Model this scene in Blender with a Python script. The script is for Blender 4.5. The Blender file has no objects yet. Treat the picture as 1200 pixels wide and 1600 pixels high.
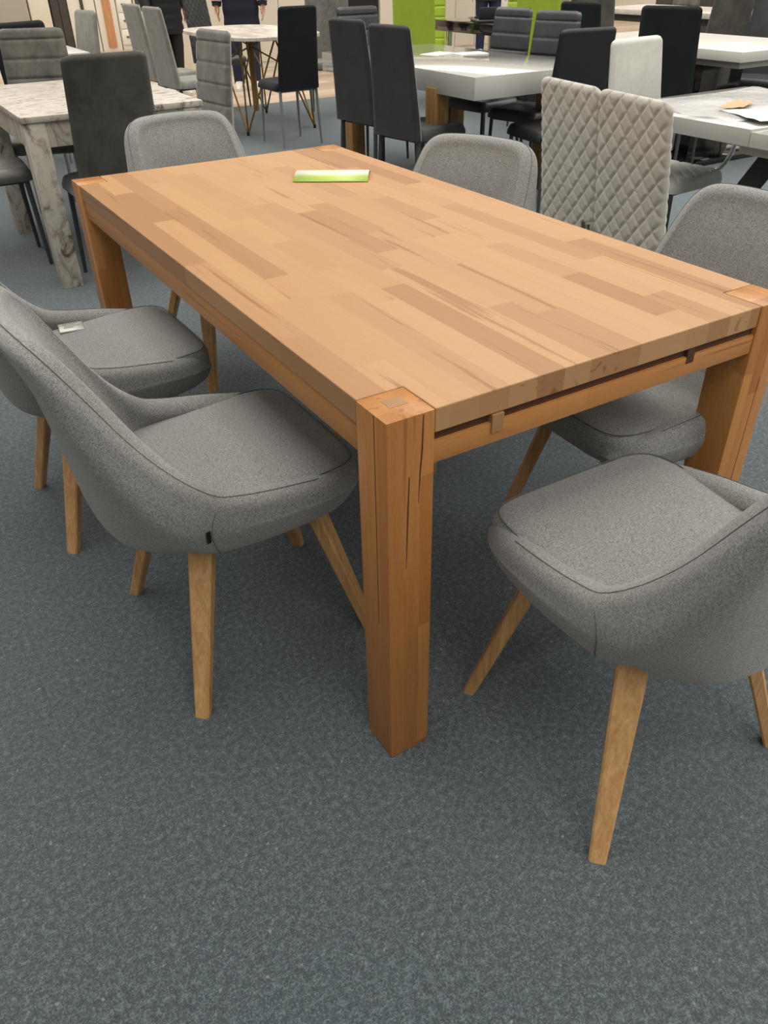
import bpy, bmesh, math, random
from mathutils import Vector, Matrix
PI = math.pi
C = bpy.context.scene.collection
random.seed(4)

# ------------------------------------------------------------------ helpers
def link(name, verts, faces, m, parent=None, smooth=True, edges=()):
    me = bpy.data.meshes.new(name)
    me.from_pydata([tuple(v) for v in verts], list(edges), faces)
    me.update()
    bm = bmesh.new(); bm.from_mesh(me)
    bmesh.ops.recalc_face_normals(bm, faces=bm.faces[:]); bm.to_mesh(me); bm.free()
    if smooth:
        for p in me.polygons: p.use_smooth = True
    o = bpy.data.objects.new(name, me); C.objects.link(o)
    if m: me.materials.append(m)
    if parent: o.parent = parent
    return o

class MB:
    def __init__(s): s.v = []; s.f = []
    def add(s, v, f):
        n = len(s.v); s.v += [tuple(a) for a in v]; s.f += [tuple(i + n for i in q) for q in f]
    def box(s, x0, x1, y0, y1, z0, z1, bev=0.0, seg=2, mat=None):
        bm = bmesh.new(); bmesh.ops.create_cube(bm, size=1)
        for v in bm.verts:
            v.co = Vector(((x0 + x1) / 2 + v.co.x * (x1 - x0), (y0 + y1) / 2 + v.co.y * (y1 - y0), (z0 + z1) / 2 + v.co.z * (z1 - z0)))
        if bev > 0: bmesh.ops.bevel(bm, geom=bm.edges[:], offset=bev, segments=seg, affect='EDGES', profile=.5)
        if mat: bm.transform(mat)
        bm.verts.index_update()
        s.add([v.co[:] for v in bm.verts], [[v.index for v in f.verts] for f in bm.faces]); bm.free(); return s
    def tube(s, pts, r, n=10, closed=False):
        pts = [Vector(p) for p in pts]; k = len(pts); rings = []
        up = None
        for i, p in enumerate(pts):
            a = pts[(i - 1) % k] if (closed or i > 0) else p
            b = pts[(i + 1) % k] if (closed or i < k - 1) else p
            t = (b - a).normalized()
            if up is None:
                up = Vector((0, 0, 1)) if abs(t.z) < .9 else Vector((1, 0, 0))
            sd = t.cross(up).normalized(); up = sd.cross(t).normalized()
            rr = r[i] if isinstance(r, (list, tuple)) else r
            rings.append([p + (sd * math.cos(2 * PI * j / n) + up * math.sin(2 * PI * j / n)) * rr for j in range(n)])
        s.loft(rings, closed); return s
    def loft(s, rings, closed=False, caps=True):
        n = len(rings[0]); k = len(rings); v = [p for r in rings for p in r]; f = []
        for i in range(k if closed else k - 1):
            for j in range(n):
                a = i * n + j; b = i * n + (j + 1) % n; i2 = (i + 1) % k
                f.append((a, b, i2 * n + (j + 1) % n, i2 * n + j))
        if caps and not closed:
            f.append(tuple(range(n))[::-1]); f.append(tuple((k - 1) * n + j for j in range(n)))
        s.add(v, f); return s
    def prism(s, poly, z0, z1):
        n = len(poly); v = [(x, y, z0) for x, y in poly] + [(x, y, z1) for x, y in poly]
        f = [tuple(range(n))[::-1], tuple(range(n, 2 * n))] + [(i, (i + 1) % n, n + (i + 1) % n, n + i) for i in range(n)]
        s.add(v, f); return s
    def build(s, name, m, parent=None, smooth=True, bevel=0):
        o = link(name, s.v, s.f, m, parent, smooth)
        if bevel:
            b = o.modifiers.new('b', 'BEVEL'); b.width = bevel; b.segments = 2; b.limit_method = 'ANGLE'; b.angle_limit = .6
        if smooth: sharp(o)
        return o

def sharp(o, ang=40):
    me = o.data; bm = bmesh.new(); bm.from_mesh(me)
    for e in bm.edges:
        if len(e.link_faces) == 2 and e.calc_face_angle(0) > math.radians(ang): e.smooth = False
    bm.to_mesh(me); bm.free()

def thing(name, label, cat, loc=(0, 0, 0), rz=0, group=None):
    o = bpy.data.objects.new(name, None); C.objects.link(o); o.empty_display_size = .1
    o.location = loc; o.rotation_euler = (0, 0, rz); tag(o, label, cat, group); return o
def tag(o, label, cat, group=None):
    o['label'] = label; o['category'] = cat
    if group: o['group'] = group
    return o
def struct(o): o['kind'] = 'structure'; return o
def dup(root, loc, rz, label, group=None):
    r = root.copy(); C.objects.link(r); r.location = loc; r.rotation_euler = (0, 0, rz); r['label'] = label
    if group: r['group'] = group
    def rec(a, b):
        for ch in list(a.children):
            c = ch.copy(); C.objects.link(c); c.parent = b; rec(ch, c)
    rec(root, r); return r

def catmull(P, n):
    """sample a Catmull-Rom curve through P at n points"""
    P = [Vector(p) for p in P]; k = len(P) - 1; out = []
    for i in range(n):
        t = i / (n - 1) * k; j = min(int(t), k - 1); u = t - j
        p1, p2 = P[j], P[j + 1]; p0 = P[j - 1] if j > 0 else p1 * 2 - p2; p3 = P[j + 2] if j + 2 <= k else p2 * 2 - p1
        out.append(.5 * ((2 * p1) + (p2 - p0) * u + (2 * p0 - 5 * p1 + 4 * p2 - p3) * u * u + (3 * p1 - p0 - 3 * p2 + p3) * u ** 3))
    return out

# ------------------------------------------------------------------ materials
def srgb(r, g, b):
    f = lambda c: (c / 12.92 if c <= .04045 else ((c + .055) / 1.055) ** 2.4)
    return (f(r / 255), f(g / 255), f(b / 255), 1)
class NT:
    def __init__(s, name):
        s.m = bpy.data.materials.new(name); s.m.use_nodes = True; s.t = s.m.node_tree; s.b = s.t.nodes['Principled BSDF']
    def n(s, typ, **kw):
        nd = s.t.nodes.new(typ)
        for k, v in kw.items(): setattr(nd, k, v)
        return nd
    def put(s, sock, v):
        if isinstance(v, bpy.types.NodeSocket): s.t.links.new(v, sock)
        elif v is not None: sock.default_value = v
    def math(s, op, a, b=None, c=None):
        nd = s.n('ShaderNodeMath', operation=op); s.put(nd.inputs[0], a)
        if b is not None: s.put(nd.inputs[1], b)
        if c is not None: s.put(nd.inputs[2], c)
        return nd.outputs[0]
    def mix(s, f, a, b, mode='MIX'):
        nd = s.n('ShaderNodeMix', data_type='RGBA', blend_type=mode); s.put(nd.inputs[0], f); s.put(nd.inputs[6], a); s.put(nd.inputs[7], b); return nd.outputs[2]
    def ramp(s, f, stops, interp='LINEAR'):
        nd = s.n('ShaderNodeValToRGB'); s.put(nd.inputs[0], f); cr = nd.color_ramp; cr.interpolation = interp
        while len(cr.elements) < len(stops): cr.elements.new(.5)
        for e, (p, c) in zip(cr.elements, stops): e.position = p; e.color = c
        return nd.outputs[0]
    def obj(s): return s.n('ShaderNodeTexCoord').outputs['Object']
    def noise(s, vec, scale, detail=2, rough=.5, dist=0):
        nd = s.n('ShaderNodeTexNoise'); s.put(nd.inputs['Vector'], vec); nd.inputs['Scale'].default_value = scale
        nd.inputs['Detail'].default_value = detail; nd.inputs['Roughness'].default_value = rough; nd.inputs['Distortion'].default_value = dist; return nd.outputs['Fac']
    def comb(s, x, y, z):
        nd = s.n('ShaderNodeCombineXYZ'); s.put(nd.inputs[0], x); s.put(nd.inputs[1], y); s.put(nd.inputs[2], z); return nd.outputs[0]
    def sep(s, v):
        nd = s.n('ShaderNodeSeparateXYZ'); s.put(nd.inputs[0], v); return nd.outputs
    def bump(s, h, st, dist=.001):
        nd = s.n('ShaderNodeBump'); s.put(nd.inputs['Height'], h); nd.inputs['Strength'].default_value = st; nd.inputs['Distance'].default_value = dist
        s.t.links.new(nd.outputs[0], s.b.inputs['Normal'])
    def fin(s, col, rough=.5, spec=.5, metal=0, coat=0, sheen=0):
        s.put(s.b.inputs['Base Color'], col); s.put(s.b.inputs['Roughness'], rough); s.b.inputs['Specular IOR Level'].default_value = spec
        s.b.inputs['Metallic'].default_value = metal; s.b.inputs['Coat Weight'].default_value = coat; s.b.inputs['Coat Roughness'].default_value = .12
        s.b.inputs['Sheen Weight'].default_value = sheen; return s.m
G = lambda v: (v, v, v, 1)

def plain(name, rgb, rough=.5, metal=0, spec=.5, coat=0, var=.04):
    t = NT(name); n = t.noise(t.obj(), 14, 3)
    c = srgb(*rgb); d = tuple(x * (1 - var * 3) for x in c[:3]) + (1,)
    return t.fin(t.mix(n, d, c), rough, spec, metal, coat)

def heather(name, dark, light, warm):
    t = NT(name); o = t.obj()
    n1 = t.noise(o, 540, 3, .75); n2 = t.noise(o, 240, 2, .6); n3 = t.noise(o, 9, 2)
    f = t.math('ADD', t.math('MULTIPLY', n1, .75), t.math('MULTIPLY', n2, .25))
    c = t.ramp(f, [(.38, srgb(*dark)), (.62, srgb(*light))])
    c = t.mix(t.math('MULTIPLY', t.noise(o, 330, 1), .35), c, srgb(*warm))
    c = t.mix(t.math('MULTIPLY', n3, .12), c, srgb(*dark))
    t.bump(n1, .5, .0012); return t.fin(c, .95, .15, sheen=.25)

def velvet(name, a, b, scale=7, rough=.8, sheen=.3, spec=.2):
    t = NT(name); o = t.obj(); n = t.noise(o, scale, 4, .6, .6); n2 = t.noise(o, 90, 2)
    c = t.mix(t.math('MULTIPLY', n2, .2), t.ramp(n, [(.3, srgb(*a)), (.7, srgb(*b))]), srgb(*a))
    t.bump(n2, .15, .001); return t.fin(c, rough, spec, sheen=sheen)

def staves(name, axis, stops, w=.047, lmin=.22, lvar=.45, w2=.2, rough=.38, coat=.25, grain=.5, streak=.6, seed=0.0):
    """glued-up solid wood: staves run along `axis`"""
    t = NT(name); s = t.sep(t.obj())
    L = {'X': s[0], 'Y': s[1], 'Z': s[2]}[axis]
    A, B = {'X': (s[1], s[2]), 'Y': (s[0], s[2]), 'Z': (s[0], s[1])}[axis]
    row = t.math('ADD', t.math('FLOOR', t.math('DIVIDE', t.math('ADD', A, .0013 + seed), w)),
                 t.math('MULTIPLY', t.math('FLOOR', t.math('DIVIDE', t.math('ADD', B, .007), w2)), 17.0))
    def wn(v):
        nd = t.n('ShaderNodeTexWhiteNoise', noise_dimensions='3D'); t.put(nd.inputs['Vector'], v); return nd.outputs['Value']
    r1 = wn(t.comb(row, 3.3 + seed, 0)); r2 = wn(t.comb(row, 9.1, 2 + seed))
    ln = t.math('ADD', lmin, t.math('MULTIPLY', r1, lvar))
    col = t.math('FLOOR', t.math('DIVIDE', t.math('ADD', L, t.math('MULTIPLY', r2, 3.0)), ln))
    rnd = wn(t.comb(row, col, 5.5)); rnd2 = wn(t.comb(row, col, 8.5))
    base = t.ramp(rnd, stops)
    la = t.comb(t.math('MULTIPLY', A, 34), t.math('MULTIPLY', B, 34), t.math('ADD', t.math('MULTIPLY', L, 1.6), t.math('MULTIPLY', rnd2, 40)))
    g1 = t.noise(la, 3.0, 5, .6, .4)
    lb = t.comb(t.math('MULTIPLY', A, 150), t.math('MULTIPLY', B, 150), t.math('MULTIPLY', L, 14))
    g2 = t.noise(lb, 3.0, 2, .5)
    dk = t.mix(1, base, srgb(205, 170, 140), 'MULTIPLY')
    c = t.mix(t.math('MULTIPLY', t.math('MULTIPLY', g1, g2), grain * 1.6), base, dk)
    # heartwood streaks, only in some staves
    lc = t.comb(t.math('MULTIPLY', A, 22), t.math('MULTIPLY', B, 22), t.math('ADD', t.math('MULTIPLY', L, .9), t.math('MULTIPLY', rnd, 50)))
    st = t.noise(lc, 2.0, 3, .55, .3)
    sm = t.ramp(st, [(.60, G(0)), (.66, G(1))])
    sm = t.math('MULTIPLY', sm, t.ramp(rnd2, [(.55, G(0)), (.62, G(1))]))
    c = t.mix(t.math('MULTIPLY', sm, streak), c, t.mix(1, base, srgb(176, 132, 98), 'MULTIPLY'))
    t.bump(g2, .06, .0004)
    return t.fin(c, rough, .4, coat=coat)

def solidwood(name, a, b, axis='Z', rough=.5, scale=1.0, coat=0):
    t = NT(name); s = t.sep(t.obj()); k = {'X': (2, 40, 40), 'Y': (40, 2, 40), 'Z': (40, 40, 2)}[axis]
    v = t.comb(t.math('MULTIPLY', s[0], k[0]), t.math('MULTIPLY', s[1], k[1]), t.math('MULTIPLY', s[2], k[2]))
    n = t.noise(v, 1.5 * scale, 4, .6, .8); n2 = t.noise(v, 6 * scale, 2)
    c = t.ramp(t.math('ADD', t.math('MULTIPLY', n, .7), t.math('MULTIPLY', n2, .3)), [(.3, srgb(*a)), (.7, srgb(*b))])
    t.bump(n2, .1, .0006); return t.fin(c, rough, .35, coat=coat)

beech = [(0, srgb(162, 120, 80)), (.2, srgb(178, 137, 95)), (.5, srgb(187, 147, 104)), (.88, srgb(182, 141, 98)), (1.0, srgb(152, 112, 74))]
beechL = [(0, srgb(184, 128, 70)), (.5, srgb(198, 144, 82)), (1.0, srgb(166, 110, 56))]
M = {}
M['beech_top'] = staves('beech_top', 'Y', beech, w=.058, lmin=.2, lvar=.5, rough=.42, coat=0, grain=.35, streak=.5)
M['beech_leg'] = staves('beech_leg', 'Z', beechL, w=.031, lmin=.3, lvar=.6, w2=.035, rough=.42, coat=.15, streak=.5, grain=.8)
M['beech_x'] = staves('beech_rail', 'X', beechL, w=.2, lmin=.5, lvar=.9, rough=.42, coat=.15)
M['beech_y'] = staves('beech_side_rail', 'Y', beechL, w=.2, lmin=.5, lvar=.9, rough=.42, coat=.15)
M['crack_gap_shade'] = plain('dark_crack_gap_shade', (78, 46, 24), .9)  # wood cracks and grooves; also paints shade in the slab gap and rail notch
M['beech_end'] = plain('beech_end_grain', (176, 132, 88), .6, var=.12)
M['heather'] = heather('grey_heather_fabric', (82, 84, 85), (172, 173, 170), (150, 147, 140))
M['seam'] = plain('grey_thread', (92, 92, 90), .9)
M['oak_leg'] = solidwood('oak_chair_leg', (170, 126, 78), (214, 172, 120), 'Z', .5)
M['oak_table'] = solidwood('oak_table_leg', (120, 88, 50), (176, 136, 86), 'Z', .6)
M['black_tag'] = plain('black_tag', (14, 14, 14), .6)
M['steel'] = plain('painted_steel', (134, 136, 136), .4, .2)
M['dark_steel'] = plain('dark_steel', (72, 75, 78), .4, .3)
M['chrome'] = plain('chrome', (220, 220, 222), .07, 1, var=.01)
M['brass'] = plain('brass_wire', (150, 122, 70), .3, .9)
M['white_gloss'] = plain('white_gloss', (186, 186, 180), .06, 0, .6, .8, .01)
M['white_satin'] = plain('white_satin', (196, 195, 188), .35, 0, .5, 0, .01)
M['black_gloss'] = plain('black_gloss', (12, 13, 14), .05, 0, .6, .8, .01)
M['black_matte'] = plain('black_matte', (20, 23, 25), .6)
M['black_fabric'] = velvet('black_fabric', (16, 20, 24), (26, 30, 33), 8, .75, .1)
M['dk_velvet'] = velvet('charcoal_velvet', (42, 43, 44), (60, 60, 60), 5, .7, .2)
M['anth_velvet'] = velvet('anthracite_velvet', (48, 47, 43), (84, 83, 76), 5, .7, .3)
M['grey_velvet'] = velvet('grey_velvet', (80, 79, 74), (124, 122, 115), 9, .7, .4)
M['grey_leather'] = velvet('grey_leatherette', (64, 64, 60), (92, 91, 85), 8, .4, 0, .5)
M['dk_leather'] = velvet('dark_leatherette', (50, 51, 54), (66, 67, 70), 8, .4, 0, .5)
M['lt_grey'] = velvet('light_grey_fabric', (128, 126, 120), (148, 146, 140), 12, .85, .2)
M['pale_quilt'] = velvet('pale_grey_quilt', (176, 173, 164), (194, 191, 181), 10, .6, .4, .3)
M['white_leather'] = velvet('white_leatherette', (174, 174, 168), (188, 188, 182), 16, .5, 0, .4)
M['lime'] = velvet('lime_leatherette', (156, 178, 54), (168, 192, 66), 10, .5, 0, .4)
M['cream'] = plain('cream_board', (226, 220, 205), .5, var=.01)
M['white_board'] = plain('white_board', (232, 230, 220), .4, var=.01)
M['grey_board'] = plain('grey_board', (172, 168, 158), .6, var=.02)
M['dark_board'] = plain('dark_board', (66, 64, 64), .5)
M['orange_oak'] = solidwood('orange_oak_board', (180, 128, 88), (214, 164, 120), 'Z', .5)
M['paper'] = plain('white_paper', (238, 238, 232), .6, var=.005)
M['card'] = plain('brown_cardboard', (176, 148, 116), .8)
M['silver'] = plain('silver_foil', (190, 190, 186), .35, .5)
M['print'] = plain('grey_print', (120, 120, 118), .6)
M['skin'] = plain('skin', (205, 160, 135), .5)
M['navy'] = plain('navy_cloth', (24, 28, 48), .9)
M['jeans'] = plain('blue_jeans', (30, 38, 66), .9)
M['black_cloth'] = plain('black_puffer', (20, 22, 27), .6)
M['pink'] = plain('pink_stripe', (205, 165, 175), .8)
M['shoe'] = plain('pale_shoe', (215, 210, 200), .6)
M['hair'] = plain('brown_hair', (50, 36, 26), .7)

def carpet():
    t = NT('carpet_teal_grey'); o = t.obj()
    n1 = t.noise(o, 260, 5, .8); n2 = t.noise(o, 80, 3, .6); n3 = t.noise(o, 2.3, 3, .5); n4 = t.noise(o, 420, 2, .6)
    f = t.math('ADD', t.math('MULTIPLY', n1, .7), t.math('MULTIPLY', n2, .3))
    c = t.ramp(f, [(.41, srgb(30, 42, 48)), (.5, srgb(66, 81, 88)), (.59, srgb(128, 143, 149))])
    c = t.mix(t.math('MULTIPLY', n4, .35), c, srgb(78, 86, 88))
    c = t.mix(t.math('MULTIPLY', n3, .35), c, srgb(60, 74, 80))
    fl = t.ramp(t.noise(o, 95, 0), [(.80, G(0)), (.83, G(1))])
    c = t.mix(t.math('MULTIPLY', fl, .35), c, srgb(190, 190, 185))
    t.bump(n1, .9, .004); return t.fin(c, 1, .1, sheen=.35)
M['carpet'] = carpet()
M['laminate'] = staves('aisle_laminate', 'X', [(0, srgb(168, 148, 126)), (.5, srgb(186, 168, 146)), (1, srgb(200, 184, 164))], w=.19, lmin=1.0, lvar=.6, w2=5, rough=.4, coat=.1)

def whitewash():
    t = NT('shabby_whitewashed_wood'); s = t.sep(t.obj())
    v = t.comb(t.math('MULTIPLY', s[0], 9), t.math('MULTIPLY', s[1], 22), t.math('MULTIPLY', s[2], 5))
    n = t.noise(v, 1.3, 6, .7, 1.2)
    n2 = t.noise(t.comb(t.math('MULTIPLY', s[0], 22), t.math('MULTIPLY', s[1], 60), t.math('MULTIPLY', s[2], 12)), 1.5, 3, .6)
    c = t.ramp(n, [(.34, srgb(92, 80, 70)), (.40, srgb(150, 140, 128)), (.50, srgb(190, 184, 172)), (.8, srgb(204, 199, 188))])
    c = t.mix(t.ramp(n2, [(.62, G(0)), (.68, G(.6))]), c, srgb(140, 128, 116))
    return t.fin(c, .5, .4)
M['whitewash'] = whitewash()
def marble():
    t = NT('pale_stone_top'); s = t.sep(t.obj()); v = t.comb(t.math('MULTIPLY', s[0], 9), t.math('MULTIPLY', s[1], 2), s[2])
    n = t.noise(v, 1.6, 5, .6, 1)
    return t.fin(t.ramp(n, [(.35, srgb(170, 160, 148)), (.5, srgb(206, 198, 186)), (.7, srgb(222, 215, 204))]), .3, .5)
M['marble'] = marble()
def leaflet_mat():
    t = NT('lime_leaflet'); s = t.sep(t.obj())
    f = t.math('ADD', t.math('DIVIDE', s[1], .15), .5)
    c = t.ramp(f, [(0, srgb(150, 176, 56)), (.22, srgb(168, 192, 84)), (.36, srgb(226, 228, 208)), (1, srgb(242, 242, 236))])
    d = t.math('LESS_THAN', t.math('ADD', t.math('POWER', t.math('MULTIPLY', t.math('SUBTRACT', s[0], .0), 12), 2), t.math('POWER', t.math('MULTIPLY', t.math('ADD', s[1], .0), 22), 2)), .3)
    c = t.mix(t.math('MULTIPLY', d, .5), c, srgb(226, 186, 150)); return t.fin(c, .4, .5)
M['leaflet'] = leaflet_mat()
def clear_film():
    t = NT('clear_film'); n = t.noise(t.obj(), 14, 4, .6, .5); t.bump(n, .8, .01)
    t.b.inputs['Alpha'].default_value = .35
    return t.fin(srgb(235, 235, 235), .12, .7)
M['film'] = clear_film()

# ------------------------------------------------------------------ room
def flat(name, x0, x1, y0, y1, z0, z1, m):
    return struct(MB().box(x0, x1, y0, y1, z0, z1).build(name, m, smooth=False))
flat('floor', -6, 15, -6, 8.0, -.05, 0, M['carpet'])
flat('floor_aisle', -6, 15, 8.0, 16, -.05, -.001, M['laminate'])
flat('wall_back', -6, 15, 16, 16.2, 0, 3.4, M['grey_board'])
flat('wall_front', -6, 15, -6.2, -6, 0, 3.4, M['grey_board'])
flat('wall_left', -6.2, -6, -6.2, 16.2, 0, 3.4, M['grey_board'])
flat('wall_right', 15, 15.2, -6.2, 16.2, 0, 3.4, M['cream'])
flat('ceiling', -6.2, 15.2, -6.2, 16.2, 3.4, 3.5, M['grey_board'])

# ------------------------------------------------------------------ oak/beech dining table (hero)
W, L, H, LA, LB = .927, 1.862, .76, .087, .090
def hero_table():
    T = thing('dining_table', 'large solid beech dining table with thick square legs in the foreground', 'table')
    g = .0016
    # slab with four notched corners
    x0, x1, y0, y1 = 0.0, W, 0.0, L
    a, b = LA + g, LB + g
    poly = [(x0 + a, y0 + .002), (x1 - a, y0 + .002), (x1 - a, y0 + b), (x1 - .002, y0 + b), (x1 - .002, y1 - b), (x1 - a, y1 - b), (x1 - a, y1 - .002), (x0 + a, y1 - .002), (x0 + a, y1 - b), (x0 + .002, y1 - b), (x0 + .002, y0 + b), (x0 + a, y0 + b)]
    MB().prism(poly, .7175, H).build('tabletop', M['beech_top'], T, False, .0022)
    for ix, iy in ((0, 0), (1, 0), (0, 1), (1, 1)):
        lx0, lx1 = (0, LA) if ix == 0 else (W - LA, W)
        ly0, ly1 = (0, LB) if iy == 0 else (L - LB, L)
        lg = MB().box(lx0, lx1, ly0, ly1, 0, H, .0025).build('leg', M['beech_leg'], T, True)
        if ix == 0: MB().box(lx0 - .0003, lx0 + .002, ly0 + .0345, ly0 + .0362, .34 if iy == 0 else .0, H - .0015).build('groove', M['crack_gap_shade'], lg, False)
        else: MB().box(lx1 - .0345, lx1 - .0333, ly0 - .0003, ly0 + .002, .0, H - .16).build('groove', M['crack_gap_shade'], lg, False)
        if ix == 0 and iy == 0:
            cx, cy = (lx0 + lx1) / 2 + .004, (ly0 + ly1) / 2 + .008
            MB().box(cx - .017, cx + .017, cy - .014, cy + .014, H - .002, H + .0004).build('end_grain_plug', M['beech_end'], lg, False)
            m = MB()
            for P in (((.0655, .757), (.064, .70), (.0605, .655), (.058, .60)), ((.0405, .655), (.0385, .60), (.0365, .54), (.0350, .475))):
                k = len(P) - 1
                v = []
                for q, (px, pz) in enumerate(P):
                    hw = .00035 + .0011 * math.sin(PI * min(1, (q + .6) / (k + .6)))
                    v += [(px - hw, -.0003, pz), (px + hw, -.0003, pz), (px + hw, .002, pz), (px - hw, .002, pz)]
                m.loft([[Vector(p) for p in v[4 * q:4 * q + 4]] for q in range(k + 1)])
            m.build('grain_crack', M['crack_gap_shade'], lg, False)
    # aprons
    for y in (.003, L - .003 - .024):
        MB().box(LA, W - LA, y, y + .024, .663, .7015, .0015).build('rail', M['beech_x'], T, True)
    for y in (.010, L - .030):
        MB().box(LA, W - LA, y, y + .020, .7015, .7175).build('gap_shade_strip', M['crack_gap_shade'], T, False)  # dark strip filling the gap, painted as the recess shadow between slab and rail
    for x in (.006, W - .006 - .024):
        MB().box(x, x + .024, LB, L - LB, .664, .7165, .0015).build('rail', M['beech_y'], T, True)
    # extension runner with block end, then a dark box painting an open notch's shade
    MB().box(.198, .222, -.0005, .6, .683, .7165, .001).build('runner_or_notch_shade', M['beech_end'], T, False)
    MB().box(W - .276, W - .256, .0024, .6, .688, .7165).build('runner_or_notch_shade', M['crack_gap_shade'], T, False)
    return T
hero_table()

# ------------------------------------------------------------------ upholstered bucket chair
def tub_shell():
    R = [(0.191, 0.24, 0.436), (0.231, 0.185, 0.448), (0.249, 0.08, 0.466), (0.251, -0.03, 0.482), (0.248, -0.105, 0.509), (0.2328, -0.195, 0.616), (0.2202, -0.262, 0.731), (0.204, -0.305, 0.798), (0.1637, -0.333, 0.831), (0.0884, -0.348, 0.84), (0, -0.354, 0.842)]
    N = [(0.194, 0.243, 0.428), (0.234, 0.188, 0.436), (0.251, 0.08, 0.448), (0.253, -0.03, 0.457), (0.251, -0.118, 0.482), (0.2406, -0.198, 0.547), (0.2268, -0.256, 0.637), (0.203, -0.289, 0.687), (0.1553, -0.302, 0.71), (0.0791, -0.306, 0.72), (0, -0.307, 0.722)]
    K = [(.194, .242, .424), (.234, .184, .428), (.251, .08, .432), (.252, -.03, .434), (.246, -.118, .443), (.236, -.176, .472), (.214, -.222, .513), (.184, -.248, .530), (.138, -.264, .530), (.07, -.275, .530), (0, -.278, .530)]
    B = [(.180, .228, .386), (.216, .170, .386), (.230, .07, .386), (.228, -.03, .384), (.220, -.095, .386), (.198, -.132, .391), (.172, -.180, .394), (.142, -.212, .394), (.105, -.234, .394), (.055, -.247, .394), (0, -.251, .394)]
    D = [(.148, .205, .374), (.180, .150, .368), (.190, .06, .365), (.186, -.03, .364), (.170, -.075, .364), (.150, -.10, .363), (.124, -.135, .362), (.100, -.162, .361), (.075, -.178, .361), (.04, -.188, .361), (0, -.191, .361)]
    IR = [(0.138, 0.236, 0.43), (0.174, 0.178, 0.441), (0.19, 0.08, 0.459), (0.191, -0.03, 0.479), (0.189, -0.088, 0.506), (0.1843, -0.16, 0.614), (0.1739, -0.222, 0.728), (0.1617, -0.26, 0.792), (0.1348, -0.284, 0.819), (0.0744, -0.297, 0.827), (0, -0.302, 0.829)]
    IN = [(0.146, 0.232, 0.428), (0.184, 0.175, 0.436), (0.198, 0.08, 0.448), (0.199, -0.03, 0.456), (0.195, -0.095, 0.48), (0.1862, -0.142, 0.544), (0.172, -0.19, 0.634), (0.1504, -0.224, 0.684), (0.1163, -0.243, 0.708), (0.0605, -0.25, 0.719), (0, -0.252, 0.722)]
    IK = [(.148, .230, .426), (.184, .172, .430), (.199, .08, .433), (.199, -.03, .434), (.193, -.086, .443), (.180, -.120, .472), (.160, -.154, .513), (.135, -.184, .530), (.10, -.204, .535), (.05, -.214, .538), (0, -.217, .540)]
    IB = [(.142, .215, .404), (.170, .160, .404), (.182, .07, .404), (.180, -.03, .404), (.170, -.07, .405), (.15, -.095, .407), (.128, -.118, .410), (.10, -.138, .412), (.07, -.150, .412), (.035, -.158, .412), (0, -.160, .412)]
    nu, nv = 41, 15
    def sweep(rows, n):
        cols = [catmull(P, nu) for P in rows]
        sf = [catmull([c[i] for c in cols], n) for i in range(nu)]
        return sf + [[Vector((-p.x, p.y, p.z)) for p in q] for q in sf[-2::-1]]
    full = sweep((D, B, K, N, R), nv); inner = sweep((IB, IK, IN, IR), 11)
    n = len(full); rings = []; seamline = []
    for i in range(n):
        s = full[i]; q_ = inner[i]; ring = list(s)
        c = (s[-1] + q_[-1]) / 2; out = (s[-1] - q_[-1]) / 2; tv = ((s[-1] - s[-3]).normalized() + (q_[-1] - q_[-3]).normalized())
        tv = (tv - out.normalized() * tv.dot(out.normalized())).normalized() * out.length * .9
        for q in range(1, 9):
            an = PI * q / 9; ring.append(c + out * math.cos(an) + tv * math.sin(an))
        ring += q_[::-1]
        rings.append(ring)
        an = PI * .36; seamline.append(c + (out * math.cos(an) + tv * math.sin(an)) * 1.004)
    # rounded end caps at the two front noses
    def cap(ring, d):
        c = sum(ring, Vector()) / len(ring); out = []
        for q in range(1, 5):
            an = PI / 2 * q / 4.4
            out.append([c + (p - c) * math.cos(an) + d * .014 * math.sin(an) for p in ring])
        return out
    d0 = (sum(rings[0], Vector()) - sum(rings[1], Vector())).normalized(); d1 = Vector((-d0.x, d0.y, d0.z))
    rings = cap(rings[0], d0)[::-1] + rings + cap(rings[-1], d1)
    # vertical corner seams
    cs = []
    for i in (15, n - 16):
        s = full[i]; cs.append([s[j] - (Vector((0, .05, s[j].z)) - s[j]).normalized() * .0003 for j in range(3, nv)])
    return rings, seamline, cs

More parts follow.
